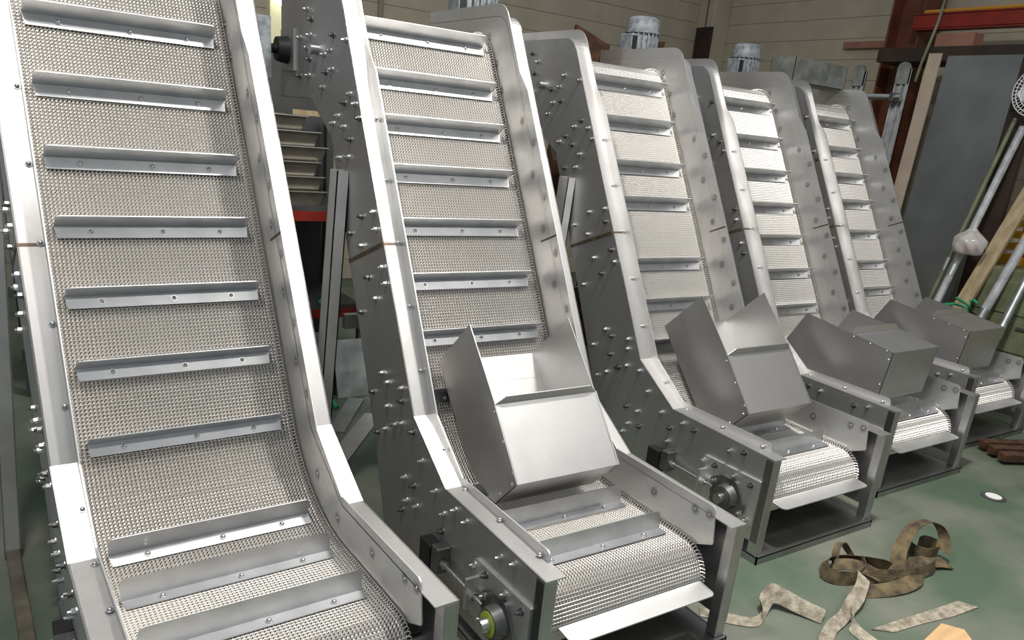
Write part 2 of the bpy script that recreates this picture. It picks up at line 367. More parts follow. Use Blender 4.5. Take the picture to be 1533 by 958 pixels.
def conveyor(i, X, Y, rz, label, ts, ys):
    c = thing('inclined_conveyor', label, 'conveyor', (X, Y, 0), rz, 'inclined conveyors in a row')
    for s, x in (('L', -B), ('R', W+B)):
        put('side_plate', MESH['pl'+s], c); put('top_flange', MESH['fl'+s], c); put('inner_guard', MESH['gu'+s], c); put('rear_lip', MESH['rl'+s], c)
    b = put('wire_belt', BELT, c, label='shiny woven wire belt'); b['kind'] = 'stuff'
    put('belt_bed', BED, c)
    for (a, r, nm) in ((FRc, FRr-.012, 'tail_roller'), (HDc, HDr-.012, 'head_roller')):
        mb = MB(); mb.cyl((.012, a.x, a.y+Z0), (W-.012, a.x, a.y+Z0), r, 24); mb.cyl((-B-.035, a.x, a.y+Z0), (W+B+.02, a.x, a.y+Z0), .02, 14)
        put(nm, mb.mesh(nm, 'bolt', True), c)
    # bolts
    for k, (y, z) in enumerate(bolts): put('bolt', BOLT[(k*7+i) % 3 == 0], c, (-B, y, z+Z0))
    # cleats
    pts = [on_m(MB_, t) for t in ts]+[Vector((y, -.14)) for y in ys]
    for p in pts:
        s = s_near(p); p, d = at_s(s); n = Vector((-d.y, d.x))
        R = Matrix(((1,0,0),(0,-d.x,n.x),(0,-d.y,n.y)))
        # keep right-handed: mirror along x
        R = Matrix(((-1,0,0),(0,-d.x,n.x),(0,-d.y,n.y)))
        o = put('cleat', CLEAT, c); o.matrix_local = Matrix.Translation((CR, p.x+n.x*.004, p.y+n.y*.004+Z0)) @ R.to_4x4()
        for fx in (.83, .47, .16):
            q_ = put('screw', SCREW, o, ((CR-CL)*fx, .02, .003))
    # guard weld marks and screws on the flange edge
    for t in t_screw:
        p = on_m(MF, t+.05); put('screw', SCREW, c, (-.013, p.x-.0005, p.y+Z0), (INC+math.pi/2-math.pi/2+0, 0, 0))
        p = on_m(MF-.03, t+.12); put('screw', MARK[-1], c, (W, p.x, p.y+Z0))
        p = on_m(MF+.018, t); put('screw', MARK[-1], c, (W, p.x, p.y+Z0))
    for (y, z) in ((.20,.02),(.03,-.06),(-.22,-.05),(-.42,-.02),(-.485,-.01),(1.20,1.52),(1.12,1.41),(1.06,1.30)):
        put('screw', MARK[-1], c, (W, y, z+Z0))
    for y in (-.47, -.25, -.03): put('screw', SCREW, c, (-.013, y, Z0))
    put('screw', SCREW, c, (-.014, .13, .08+Z0), (math.radians(31.6), 0, 0))
    # heat-tinted weld seam across plate, flange and guard
    a0 = on_m(MF, .905); a1 = a0+Vector((.40, -.155)); d = (a1-a0).normalized(); n = Vector((-d.y, d.x))*.013
    mb = MB(); mb.box((-.001,.006,0), (.003,.345,.016)); put('weld_seam', mb.mesh('weld_seam', 'weld'), c, (-B-.0012, a0.x, a0.y+Z0-.008), (math.atan2(d.y, d.x), 0, 0))
    mb = MB(); e0 = on_m(MF+.0008, .900); e1 = on_m(MF+.0008, .910); e2 = on_m(MF-.003, .910); e3 = on_m(MF-.003, .900)
    mb.prism(zz([e0,e1,e2,e3]), -B, -.004); put('weld_seam', mb.mesh('weld_seam', 'weld'), c)
    a0 = on_m(MG, .925); a1 = a0+Vector((.105,-.045)); n = n*.3
    mb = MB(); mb.prism(zz([a0-n, a1-n, a1+n, a0+n]), W-.0012, W+.001); put('weld_seam', mb.mesh('weld_seam', 'weld'), c)
    # take-up: block, rod, slide plate, bearing
    mb = MB(); mb.box((-B-.045, .0, Z0-.315), (-B+.001, .075, Z0-.205)); put('tension_block', mb.mesh('tension_block', 'black'), c, bevel=.003, label='black block behind the tension rod')
    mb = MB(); mb.box((-B-.05, -.065, Z0-.28), (-B, -.02, Z0-.185)); put('tension_bracket', mb.mesh('tension_bracket', 'cast'), c, bevel=.004)
    mb = MB(); mb.cyl((-B-.03, -.05, Z0-.235), (-B-.03, -.33, Z0-.235), .008, 12); mb.cyl((-B-.03, -.07, Z0-.235), (-B-.03, -.09, Z0-.235), .015, 6); mb.cyl((-B-.03, -.262, Z0-.235), (-B-.03, -.285, Z0-.235), .015, 6)
    put('tension_rod', mb.mesh('tension_rod', 'bolt'), c)
    sp = rounded([(-.225,-.33),(-.225,-.125),(-.545,-.118),(-.545,-.325)], {0:.012,1:.02,2:.004,3:.012})
    mb = MB(); mb.prism(zz(sp), -B-.010, -B+.001); sl = put('slide_plate', mb.mesh('slide_plate', 'guard'), c)
    mb = MB(); mb.box((-B-.05, -.262, Z0-.29), (-B-.008, -.25, Z0-.18)); put('lug', mb.mesh('lug', 'guard'), sl)
    for k, (y, z) in enumerate(slide_bolts): put('bolt', BOLT[k % 2], sl, (-B-.010, y, z+Z0))
    mb = MB(); pr = rounded([(-.30,-.20),(-.36,-.165),(-.44,-.165),(-.50,-.26),(-.48,-.31),(-.40,-.34),(-.32,-.31)], {i:.025 for i in range(7)})
    mb.prism(zz(pr), -B-.022, -B-.009); mb.cyl((-B-.02, -.405, Z0-.245), (-B-.055, -.405, Z0-.245), .058, 24, .048)
    bh = put('bearing_housing', mb.mesh('bearing_housing', 'cast', True), c)
    mb = MB(); mb.cyl((-B-.05, -.405, Z0-.245), (-B-.058, -.405, Z0-.245), .040, 24); put('seal_ring', mb.mesh('seal_ring', 'lime' if i == 2 else 'cast', True), bh)
    mb = MB(); mb.cyl((-B-.05, -.405, Z0-.245), (-B-.085, -.405, Z0-.245), .024, 18, .022); put('shaft_end', mb.mesh('shaft_end', 'bolt', True), bh)
    for (y, z) in ((-.325,-.205),(-.485,-.285)):
        put('bolt', BOLT[0], bh, (-B-.022, y, z+Z0))
    # head bearing
    mb = MB(); mb.box((-B-.012, 1.58, Z0+1.30), (-B, 1.76, Z0+1.47)); hb = put('head_bearing', mb.mesh('head_bearing_plate', 'plate'), c)
    mb = MB(); mb.cyl((-B-.012, 1.67, Z0+1.385), (-B-.06, 1.67, Z0+1.385), .058, 20, .05); mb.cyl((-B-.06, 1.67, Z0+1.385), (-B-.085, 1.67, Z0+1.385), .02, 12); put('bearing_cap', mb.mesh('bearing_cap', 'black', True), hb)
    # front posts, lip, base, rear legs
    for x in (-B, W+B-.045): put('front_post', POST, c, (x, -.585, .036), bevel=.004)
    lp = rounded([(.055,-.515),(.655,-.515),(.655,-.590),(.055,-.590)], {2:.02,3:.03}); n = len(lp)
    f = [(x, y, Z0-.243+(y+.515)*.12) for x, y in lp]; b = [(x, y, z-.004) for x, y, z in f]
    mb = MB(); mb.add(f+b, [tuple(range(n)), tuple(range(2*n-1,n-1,-1))]+[(k, k+n, (k+1)%n+n, (k+1)%n) for k in range(n)]); put('front_lip', mb.mesh('front_lip', 'guard'), c)
    mb = MB(); mb.box((.0, -.50, Z0-.30), (W, -.492, Z0-.255)); put('cross_bar', mb.mesh('cross_bar', 'plate'), c)
    mb = MB(); mb.box((-B, -.600, 0), (W+B, -.594, .038)); mb.box((-B, .54, 0), (W+B, .546, .038)); mb.box((-B, -.6, 0), (-B+.006, .546, .038)); mb.box((W+B-.006, -.6, 0), (W+B, .546, .038)); mb.box((-B, -.600, .030), (W+B, .546, .036))
    put('base_tray', mb.mesh('base_tray', 'base'), c)
    for x, sg in ((-B, -1), (W+B, 1)):
        mb = MB(); y0, y1 = .925, 1.005; h = Z0+.935; t = .005
        # open channel, its back towards the plate's outer side, splayed outwards at the foot
        for (a0, b0, ya, yb) in ((.047, .052, y0, y1), (.0, .052, y0, y0+t), (.0, .052, y1-t, y1), (.0, .005, y0, y0+.022), (.0, .005, y1-.022, y1)):
            v = []
            for zc, off in ((.042, .072), (h, -.004)):
                xa, xb = sorted((x+sg*(a0+off), x+sg*(b0+off))); v += [(xa,ya,zc),(xb,ya,zc),(xb,yb,zc),(xa,yb,zc)]
            mb.add(v, [(3,2,1,0),(4,5,6,7),(0,1,5,4),(1,2,6,5),(2,3,7,6),(3,0,4,7)])
        put('rear_leg', mb.mesh('rear_leg', 'leg'), c)
        xa, xb = sorted((x+sg*.075, x+sg*.12))
        mb = MB(); mb.box((xa, -.12, 0), (xb, 1.02, .045)); put('foot_rail', mb.mesh('foot_rail', 'tubest'), c, bevel=.006)
        xa, xb = sorted((x-sg*.01, x+sg*.08)); mb = MB(); mb.box((xa, .30, .003), (xb, .34, .035)); put('cross_bar', mb.mesh('rail_tie', 'post'), c)
    mb = MB(); mb.box((-B, .93, Z0+.30), (W+B, .96, Z0+.36)); put('cross_bar', mb.mesh('cross_bar', 'post'), c)
    # gear box and motor
    if i != 5:
        cx, cy = .83, 1.60
        mb = MB(); mb.box((W+B-.001, 1.50, Z0+1.26), (.97, 1.70, Z0+1.50)); mb.cyl((cx, cy, Z0+1.49), (cx, cy, Z0+1.64), .08, 20); mb.cyl((cx, cy, Z0+1.62), (cx, cy, Z0+1.64), .105, 20)
        put('gear_box', mb.mesh('gear_box', 'motor', True), c)
        mo = MB(); mo.cyl((cx,cy,Z0+1.62), (cx,cy,Z0+1.765), .088, 24)
        for k in range(20):
            a = 2*math.pi*k/20; d2 = Vector((math.cos(a), math.sin(a), 0)); e2 = Vector((-d2.y, d2.x, 0))*.004; P0 = Vector((cx,cy,Z0+1.63))
            mo.add([P0+d2*.075-e2, P0+d2*.102-e2, P0+d2*.102+e2, P0+d2*.075+e2]+[v+Vector((0,0,.13)) for v in (P0+d2*.075-e2, P0+d2*.102-e2, P0+d2*.102+e2, P0+d2*.075+e2)], [(3,2,1,0),(4,5,6,7),(0,1,5,4),(1,2,6,5),(2,3,7,6),(3,0,4,7)])
        mt = put('motor', mo.mesh('motor', 'motor', True), c, label='blue-grey finned electric motor')
        fc = MB(); fc.cyl((cx,cy,Z0+1.76), (cx,cy,Z0+1.77), .106, 28); fc.cyl((cx,cy,Z0+1.77), (cx,cy,Z0+1.838), .102, 28, .098); fc.cyl((cx,cy,Z0+1.838), (cx,cy,Z0+1.853), .098, 28, .072)
        put('fan_cover', fc.mesh('fan_cover', 'motor', True), mt)
        tb = MB(); tb.box((cx-.148, cy-.08, Z0+1.640), (cx-.075, cy+.03, Z0+1.745)); tbo = put('terminal_box', tb.mesh('terminal_box', 'motor'), mt, bevel=.006)
        tb = MB(); tb.box((cx-.140, cy-.083, Z0+1.650), (cx-.105, cy-.079, Z0+1.735)); put('nameplate', tb.mesh('nameplate', 'black'), tbo)
    return c

spec = [
 (1, -1.1167+.022, -.003, math.radians(2.5), 'open inclined conveyor without a hopper, showing every cleat down to its feed end', [.331,.564,.791,1.017,1.244,1.485,1.726], [.177,-.025,-.262]),
 (2, 0, 0, 0, 'inclined conveyor carrying the bright tilted hopper, white webbing by its front post', [.36,.585,.81,1.03,1.25,1.455,1.646,1.858], [.10,-.102,-.319]),
 (3, 1.3476, .3155, 0, 'inclined conveyor carrying the grey tilted hopper, with the olive webbing heap before its base', [.36,.575,.79,1.125,1.325,1.57,1.80], [.12,-.11,-.33]),
 (4, 2.4876, .4931, 0, 'inclined conveyor with an upright box hopper, between two other hopper conveyors', [.445,.675,.895,1.105,1.325,1.55,1.79], [.16,-.10,-.42]),
 (5, 3.6396, .6864, 0, 'last inclined conveyor of the row, beside the leaning grey sheet', [.475,.675,.905,1.135,1.335,1.54,1.77], [.12,-.10,-.42]),
]
conv = {}
for a in spec: conv[a[0]] = conveyor(*a)

# ================================================================== hoppers
def hopper(ci, poly, label, dy, dz):
    X, Y = [(s[1], s[2]) for s in spec if s[0] == ci][0]
    a = .12; x0, x1 = a, W-a; t = .003
    P = [Vector((p[0]+dy, p[1]+dz+Z0)) for p in poly]          # peak, fold, front, bottom, backlow, back
    base = min(p.y for p in P); h = thing('feed_hopper', label, 'hopper', (X, Y, base), 0, 'sheet steel feed hoppers')
    P = [p-Vector((0, base)) for p in P]
    for x in (x0, x1-t):
        mb = MB(); mb.prism([tuple(p) for p in P], x, x+t); put('side_panel', mb.mesh('side_panel', 'hopper'), h)
    def sheet(nm, p, q_, ext=0, x_0=x0, x_1=x1):
        d = (q_-p).normalized(); n = Vector((-d.y, d.x))*t
        mb = MB(); mb.prism([tuple(p-d*ext), tuple(q_+d*ext), tuple(q_+d*ext+n), tuple(p-d*ext+n)], x_0, x_1); return put(nm, mb.mesh(nm, 'hopper'), h)
    fp = sheet('front_panel', P[1], P[2], .0, x0-.002, x1+.006)
    sheet('lower_panel', P[2], P[3]); sheet('back_panel', P[5], P[4], 0, x0+t, x1-t)
    # bent lip along the upper edge of the front panel, with two slots
    d = (P[1]-P[2]).normalized(); out = Vector((d.y, -d.x)); out = out if out.x < 0 else -out
    e = (out*.9+d*.45).normalized()
    A = P[1]; Bq = A+e*.034
    mb = MB(); n = Vector((-e.y, e.x))*.003
    vs = [(x0, *A), (x1, *A), (x1-.035, *Bq), (x0+.035, *Bq)]; vs += [(v[0], v[1]+n.x, v[2]+n.y) for v in vs]
    mb.add(vs, [(0,1,2,3),(7,6,5,4)]+[(k,(k+1)%4,(k+1)%4+4,k+4) for k in range(4)]); put('lip', mb.mesh('lip', 'hopper'), fp)
    # little rivets at the panel corners
    for x, sg in ((x0, -1), (x1, 1)):
        for p in (P[1]*.92+P[2]*.08, P[1]*.5+P[2]*.5, P[1]*.1+P[2]*.9, P[2]*.85+P[3]*.15, P[2]*.3+P[3]*.7):
            q_ = p+(Vector((sum(v.x for v in P)/6, sum(v.y for v in P)/6))-p).normalized()*.016
            put('rivet', MARKR[sg], h, (x, q_.x, q_.y))
    return h
MARKR = {}
for sg in (1, -1):
    mb = MB(); mb.dome((0,0,0), (sg,0,0), .006, .005); MARKR[sg] = mb.mesh('rivet', 'bolt', True)
HA = [(.247,.49),(.04,.265),(-.14,.045),(-.02,-.085),(.16,-.035),(.455,.288)]
HB = [(.168,.300),(-.14,.262),(-.39,.226),(-.365,-.045),(.20,-.040),(.30,.06)]
hopper(2, HA, 'bright tilted hopper whose white front panel faces the light', 0, 0)
hopper(3, HA, 'duller grey tilted hopper beside the olive webbing heap', -.13, .008)
hopper(4, HB, 'upright box hopper on the conveyor next to the grey tilted hopper', 0, 0)
hopper(5, HB, 'upright box hopper on the last conveyor, below the green cord', 0, -.012)

# ================================================================== right-hand background
def solo(name, mb, m_, label, cat, group=None, loc=(0,0,0), rot=None, bevel=0, smooth=False):
    return tag(put(name, mb.mesh(name, m_, smooth), None, loc, rot, bevel), label, cat, group)
mb = MB()                                                     # rolled H-section column
mb.box((5.74, 2.34, 0), (6.04, 2.36, 4.2)); mb.box((5.74, 2.64, 0), (6.04, 2.66, 4.2)); mb.box((5.882, 2.35, 0), (5.898, 2.65, 4.2))
solo('steel_column', mb, 'redox', 'red-oxide steel column standing by the block wall', 'column')
mb = MB(); mb.box((5.64, -1.2, 2.75), (5.76, 2.36, 2.765)); mb.box((5.64, -1.2, 2.865), (5.76, 2.36, 2.88)); mb.box((5.694, -1.2, 2.76), (5.706, 2.36, 2.87)); mb.box((5.64, -1.2, 2.76), (5.648, 2.36, 2.87))
solo('steel_beam', mb, 'red', 'bright red horizontal steel beam running out from the column', 'beam')
mb = MB(); mb.tube([(5.69, -1.2, 2.897), (5.69, .5, 2.899), (5.69, 2.3, 2.897)], .018, 10); solo('pipe', mb, 'yellow', 'yellow pipe lying along the top of the red beam', 'pipe', smooth=True)
mb = MB(); mb.box((6.24, 2.90, 2.70), (6.29, 3.46, 2.765)); solo('wooden_board', mb, 'pinkwd', 'pinkish wooden board fixed to the block wall beside the column', 'board', bevel=.004)
mb = MB(); mb.box((5.364, .2, 2.46), (5.76, 2.45, 2.575)); solo('timber_beam', mb, 'dkwood', 'dark timber beam under the wooden block, by the column', 'beam', bevel=.005)
mb = MB(); mb.box((5.47, 1.70, 2.572), (5.62, 2.02, 2.69)); solo('wooden_block', mb, 'pinkwd', 'squared wooden block lying on the dark timber beam', 'block', bevel=.006)
mb = MB()
mb.add([(5.27,1.22,0),(5.27,1.81,0),(5.36,1.81,2.5),(5.36,1.22,2.5),(5.274,1.22,0),(5.274,1.81,0),(5.364,1.81,2.5),(5.364,1.22,2.5)], [(0,1,2,3),(7,6,5,4),(0,4,5,1),(1,5,6,2),(2,6,7,3),(3,7,4,0)])
solo('metal_sheet', mb, 'sheet', 'large blue-grey metal sheet standing against the dark timber beam', 'sheet')
mb = MB(); mb.box((5.30, 1.025, 0), (5.36, 1.20, 2.48)); solo('upright_board', mb, 'dkwood', 'dark upright board along the edge of the big grey sheet', 'board', bevel=.004)
mb = MB()
mb.add([(5.26,1.86,0),(5.26,1.97,0),(5.351,1.97,2.52),(5.351,1.86,2.52),(5.275,1.86,0),(5.275,1.97,0),(5.366,1.97,2.52),(5.366,1.86,2.52)], [(0,1,2,3),(7,6,5,4),(0,4,5,1),(1,5,6,2),(2,6,7,3),(3,7,4,0)])
solo('wooden_plank', mb, 'paleply', 'pale plank standing beside the big grey sheet', 'plank')
def rail(y, top, lab):
    t = thing('extruded_rail', lab, 'rail', (5.16, y, 0), 0, 'pale rails standing by the column')
    b = MB(); b.box((0,-.055,0), (.012,.055,top-.05)); b.box((-.03,-.055,0), (.012,-.043,top-.05)); b.box((-.03,.043,0), (.012,.055,top-.05)); b.box((-.02,-.012,0), (.01,.012,top-.05)); put('channel', b.mesh('channel', 'pvc'), t)
    b = MB(); b.prism(rounded([(-.055,top-.17),(.055,top-.17),(.055,top),(-.055,top)], {2:.05,3:.05}), -.034, -.012); put('end_cap', b.mesh('end_cap', 'galv'), t)
    return t
rail(2.02, 2.43, 'pale channel rail with rounded grey end, standing in front of the red-oxide column')
rail(2.43, 2.41, 'pale channel rail with rounded end, behind the last conveyor head, away from the column')
t = thing('chrome_bar', 'polished round bar held level between the two pale rails', 'bar', (5.07, 2.22, 2.15))
mb = MB(); mb.cyl((0,-.27,0), (0,.30,0), .026, 16); put('shaft', mb.mesh('bar_shaft', 'bolt', True), t)
for y in (-.2, .21): 
    mb = MB(); mb.box((-.03, y-.02, -.035), (.062, y+.02, .035)); put('clamp', mb.mesh('bar_clamp', 'dbolt'), t, bevel=.004)
mb = MB(); mb.tube([(5.50,2.06,0),(5.50,2.06,1.3),(5.50,2.055,2.462)], .013, 8); solo('conduit', mb, 'cream', 'thin cream conduit running up beside the column', 'conduit', smooth=True)
mb = MB(); mb.tube([(5.345,2.03,2.30),(5.34,2.01,2.45),(5.346,1.985,2.60),(5.35,1.96,2.75),(5.39,1.97,2.95),(5.46,2.03,3.25),(5.5,2.06,4.15)], .012, 8)
solo('cable', mb, 'mgreen', 'grey-green cable hanging down over the wooden block', 'cable', smooth=True)
# fan
t = thing('fan', 'white wire-grille fan bracketed to the dark upright board', 'fan', (5.15, .94, 0))
mb = MB(); mb.tube([(.08,0,2.22),(.115,.06,2.20),(.122,.16,2.18),(.136,.20,2.18)], .014, 8); mb.box((.135,.155,2.10), (.150,.24,2.26)); put('bracket', mb.mesh('fan_bracket', 'black', True), t)
mb = MB(); mb.cyl((.01,0,2.22), (.14,0,2.22), .06, 18); put('fan_motor', mb.mesh('fan_motor', 'black', True), t)
gr = MB()
for rr in (.03,.06,.09,.12,.15,.175):
    gr.tube([(-.03-.02*(1-rr/.175), rr*math.cos(a*math.pi/16), 2.22+rr*math.sin(a*math.pi/16)) for a in range(33)], .003, 5)
for k in range(40):
    a = 2*math.pi*k/40; gr.tube([(-.05,.02*math.cos(a),2.22+.02*math.sin(a)),(-.03,.175*math.cos(a),2.22+.175*math.sin(a)),(.05,.175*math.cos(a),2.22+.175*math.sin(a))], .0025, 4)
o = put('grille', gr.mesh('fan_grille', 'white'), t); o['kind'] = 'stuff'
for k in range(4):
    a = 2*math.pi*k/4; bl = MB(); n = 6; vs = []
    for j in range(n+1):
        r = .03+.125*j/n; wd = .02+.05*math.sin(math.pi*min(1,j/n*.9+.1)); 
        for sg in (-1,1): vs.append((.01+sg*.018, r*math.cos(a)-sg*wd*math.sin(a), 2.22+r*math.sin(a)+sg*wd*math.cos(a)))
    bl.add(vs+[(v[0]+.003,v[1],v[2]) for v in vs], [(2*j,2*j+1,2*j+3,2*j+2) for j in range(n)]+[(2*j+2+14,2*j+3+14,2*j+1+14,2*j+14) for j in range(n)]); put('blade', bl.mesh('fan_blade', 'white'), t)
# leaning stock
mb = MB(); d = Vector((.525,-.149,1.401)).normalized(); a = Vector((0,1,0)); a = (a-d*a.dot(d)).normalized(); b = d.cross(a)
P0 = Vector((4.725,1.039,.0)); P1 = P0+d*1.72
vs = [p+a*i*.055+b*j*.018 for p in (P0,P1) for i,j in ((-1,-1),(1,-1),(1,1),(-1,1))]
mb.add(vs, [(3,2,1,0),(4,5,6,7),(0,1,5,4),(1,2,6,5),(2,3,7,6),(3,0,4,7)])
solo('timber_plank', mb, 'wood', 'pale timber plank leaning towards the yellow crate, tied with green cord', 'plank', bevel=.003)
def lean(p, q, r, m_, nm, lab):
    b_ = MB(); b_.tube([p, tuple((Vector(p)+Vector(q))*.5), q], r, 14); k = Vector(p).lerp(Vector(q), .42); k2 = Vector(p).lerp(Vector(q), .47)
    t_ = thing(nm, lab, 'tube', p); b2 = MB(); b2.tube([tuple(Vector(x)-Vector(p)) for x in (p, q)], r, 14); put('pipe', b2.mesh('pipe', m_, True), t_)
    b3 = MB(); b3.cyl(k-Vector(p), k2-Vector(p), r*1.15, 14); put('sleeve', b3.mesh('sleeve', 'galv', True), t_)
lean((4.773,1.193,.02), (5.275,1.045,1.983), .028, 'pvc', 'leaning_tube', 'long whitish tube with the plastic bag hanging on it')
lean((4.88,1.30,.02), (5.284,1.12,2.04), .018, 'mgreen', 'leaning_tube', 'thin olive tube leaning behind the whitish one')
lean((4.777,.868,.02), (5.205,.72,1.37), .034, 'pvc', 'leaning_tube', 'thick grey-white tube leaning in front of the timber plank')
lean((4.695,.627,.02), (5.135,.62,1.10), .030, 'galv', 'leaning_tube', 'dull galvanised tube leaning beside the thick grey-white one')
t = thing('machine_cabinet', 'pale green machine cabinet below the yellow crate', 'cabinet', (5.345, .50, 0))
mb = MB(); mb.box((-.24,-.75,0), (.39,.52,.97)); put('body', mb.mesh('cabinet_body', 'mgreen'), t, bevel=.01)
for z0, z1 in ((.08,.32),(.36,.60),(.64,.88)):
    mb = MB(); mb.box((-.252,-.70,z0), (-.238,.47,z1)); dr = put('drawer', mb.mesh('drawer', 'mgreen'), t, bevel=.004)
    mb = MB(); mb.box((-.268,-.10,z1-.06), (-.25,.10,z1-.04)); put('handle', mb.mesh('drawer_handle', 'dark'), dr)
t = thing('plastic_crate', 'yellow plastic crate with open slots on the green cabinet', 'crate', (5.56, .79, .97))
for k in range(4):
    mb = MB(); mb.box((-.14,-.22,.02+k*.09), (.14,-.205,.065+k*.09)); mb.box((-.14,.205,.02+k*.09), (.14,.22,.065+k*.09)); mb.box((-.14,-.22,.02+k*.09), (-.125,.22,.065+k*.09)); mb.box((.125,-.22,.02+k*.09), (.14,.22,.065+k*.09)); put('band', mb.mesh('crate_band', 'ycrate'), t)
mb = MB(); mb.box((-.14,-.22,0), (.14,.22,.02)); put('bottom', mb.mesh('crate_bottom', 'ycrate'), t)
for x in (-.145,.125):
    for y in (-.225,-.01,.205):
        mb = MB(); mb.box((x,y,0), (x+.02,y+.02,.36)); put('post', mb.mesh('crate_post', 'ycrate'), t)
mb = MB(); mb.box((-.12,-.12,0), (-.08,.12,.035)); solo('red_bar', mb, 'red', 'short red bar lying across the yellow crate', 'bar', loc=(5.555,.87,1.328), bevel=.004)
# plastic bag
bm = bmesh.new(); bmesh.ops.create_icosphere(bm, subdivisions=4, radius=.115)
for v in bm.verts:
    n_ = math.sin(v.co.x*60+v.co.z*33)*math.cos(v.co.y*48-v.co.z*21)
    v.co *= 1+.10*n_; v.co.z *= .95
    if v.co.z < -.085: v.co.z = -.085
    if v.co.z > .03: k = (v.co.z-.03)/.09; v.co.x *= 1-.5*k; v.co.y *= 1-.5*k
me = bpy.data.meshes.new('plastic_bag'); bm.to_mesh(me); bm.free(); me.materials.append(M['bag'])
for p in me.polygons: p.use_smooth = True
t = thing('plastic_bag', 'clear plastic bag of small parts hanging on the long whitish tube', 'bag', (4.947, 1.032, 1.03)); put('film', me, t, (0,0,.085))
for k, (x,y) in enumerate(((-.03,-.04),(.03,.03),(-.02,.04),(.02,-.03))):
    mb = MB(); mb.cyl((x,y,.005), (x+.02,y+.01,.07), .028, 12); put('part', mb.mesh('bag_part', 'pinkwd'), t)
mb = MB(); mb.tube([(0,0,.165),(.03,.012,.20),(.09,.038,.235),(.125,.055,.25)], .016, 10); put('neck', mb.mesh('bag_neck', 'bag', True), t)
# green cord round the plank
mb = MB()
def loop(cz, ang):
    P = P0+d*(cz/d.z); c = []
    for k in range(17):
        th = 2*math.pi*k/16; c.append(P+a*.062*max(-1,min(1,1.3*math.cos(th)))+b*.026*max(-1,min(1,1.3*math.sin(th)))+d*.02*math.sin(th+ang))
    mb.tube(c, .008, 6)
loop(.62, 0); loop(.66, 1)
Pk = P0+d*(.66/d.z)-b*.02
mb.tube([Pk, Pk+Vector((-.07,.09,-.02)), Pk+Vector((-.115,.17,-.06)), Pk+Vector((-.135,.225,-.11))], .012, 6); mb.tube([Pk, Pk+Vector((-.05,.02,-.08)), Pk+Vector((-.06,.0,-.18))], .013, 6); mb.tube([Pk, Pk+Vector((-.03,-.08,.05)), Pk+Vector((-.03,-.11,.03))], .012, 6)
solo('cord', mb, 'green', 'green cord knotted round the leaning timber plank', 'cord', smooth=True)
# galvanised box on the last conveyor head
t = thing('galvanised_box', 'open galvanised sheet box resting on the head of the last conveyor', 'box', (3.72, 1.98, 2.134))
for a_, b_ in (((0,0,0),(.62,.004,.165)), ((0,.21,0),(.62,.214,.165)), ((0,0,0),(.004,.214,.165)), ((.616,0,0),(.62,.214,.165)), ((0,0,0),(.62,.214,.004))):
    mb = MB(); mb.box(a_, b_); put('panel', mb.mesh('box_panel', 'galv'), t)
# wall board and pipe
mb = MB(); mb.box((6.0, 5.10, 2.53), (6.022, 5.36, 2.95)); t = solo('dark_board', mb, 'dkwood', 'dark brown board hung on the corner pilaster', 'board', bevel=.004)
mb = MB(); mb.tube([(6.008,5.23,2.94),(6.008,5.23,3.3)], .006, 6); put('cord', mb.mesh('hanging_cord', 'dark'), t)
mb = MB(); mb.tube([(1.94,5.37,0),(1.94,5.37,2.0),(1.94,5.37,4.2)], .024, 10); solo('vertical_pipe', mb, 'joint', 'thin vertical pipe on the block wall behind the bright hopper conveyor', 'pipe', smooth=True)
for x0, x1, z1, z2, y0, yh, lab in ((1.80,2.085,2.25,2.17,2.55,2.115,'broad brown board with a slanted top leaning behind the row'),(2.42,2.63,2.31,2.305,2.64,2.293,'narrow brown board with a level top leaning behind the row'),(2.45,2.716,2.24,2.28,2.666,2.319,'brown board with a chipped top leaning behind the row')):
    mb = MB(); k = (yh-y0)/2.085; v = [(x0,0),(x1,0),(x1,z2),(x0,z1)]
    mb.add([(x, y0+k*z, z) for x, z in v]+[(x, y0+k*z+.0245, z) for x, z in v], [(0,1,2,3),(7,6,5,4),(0,4,5,1),(1,5,6,2),(2,6,7,3),(3,7,4,0)]); solo('brown_board', mb, 'rust', lab, 'board', 'brown boards behind the conveyors')

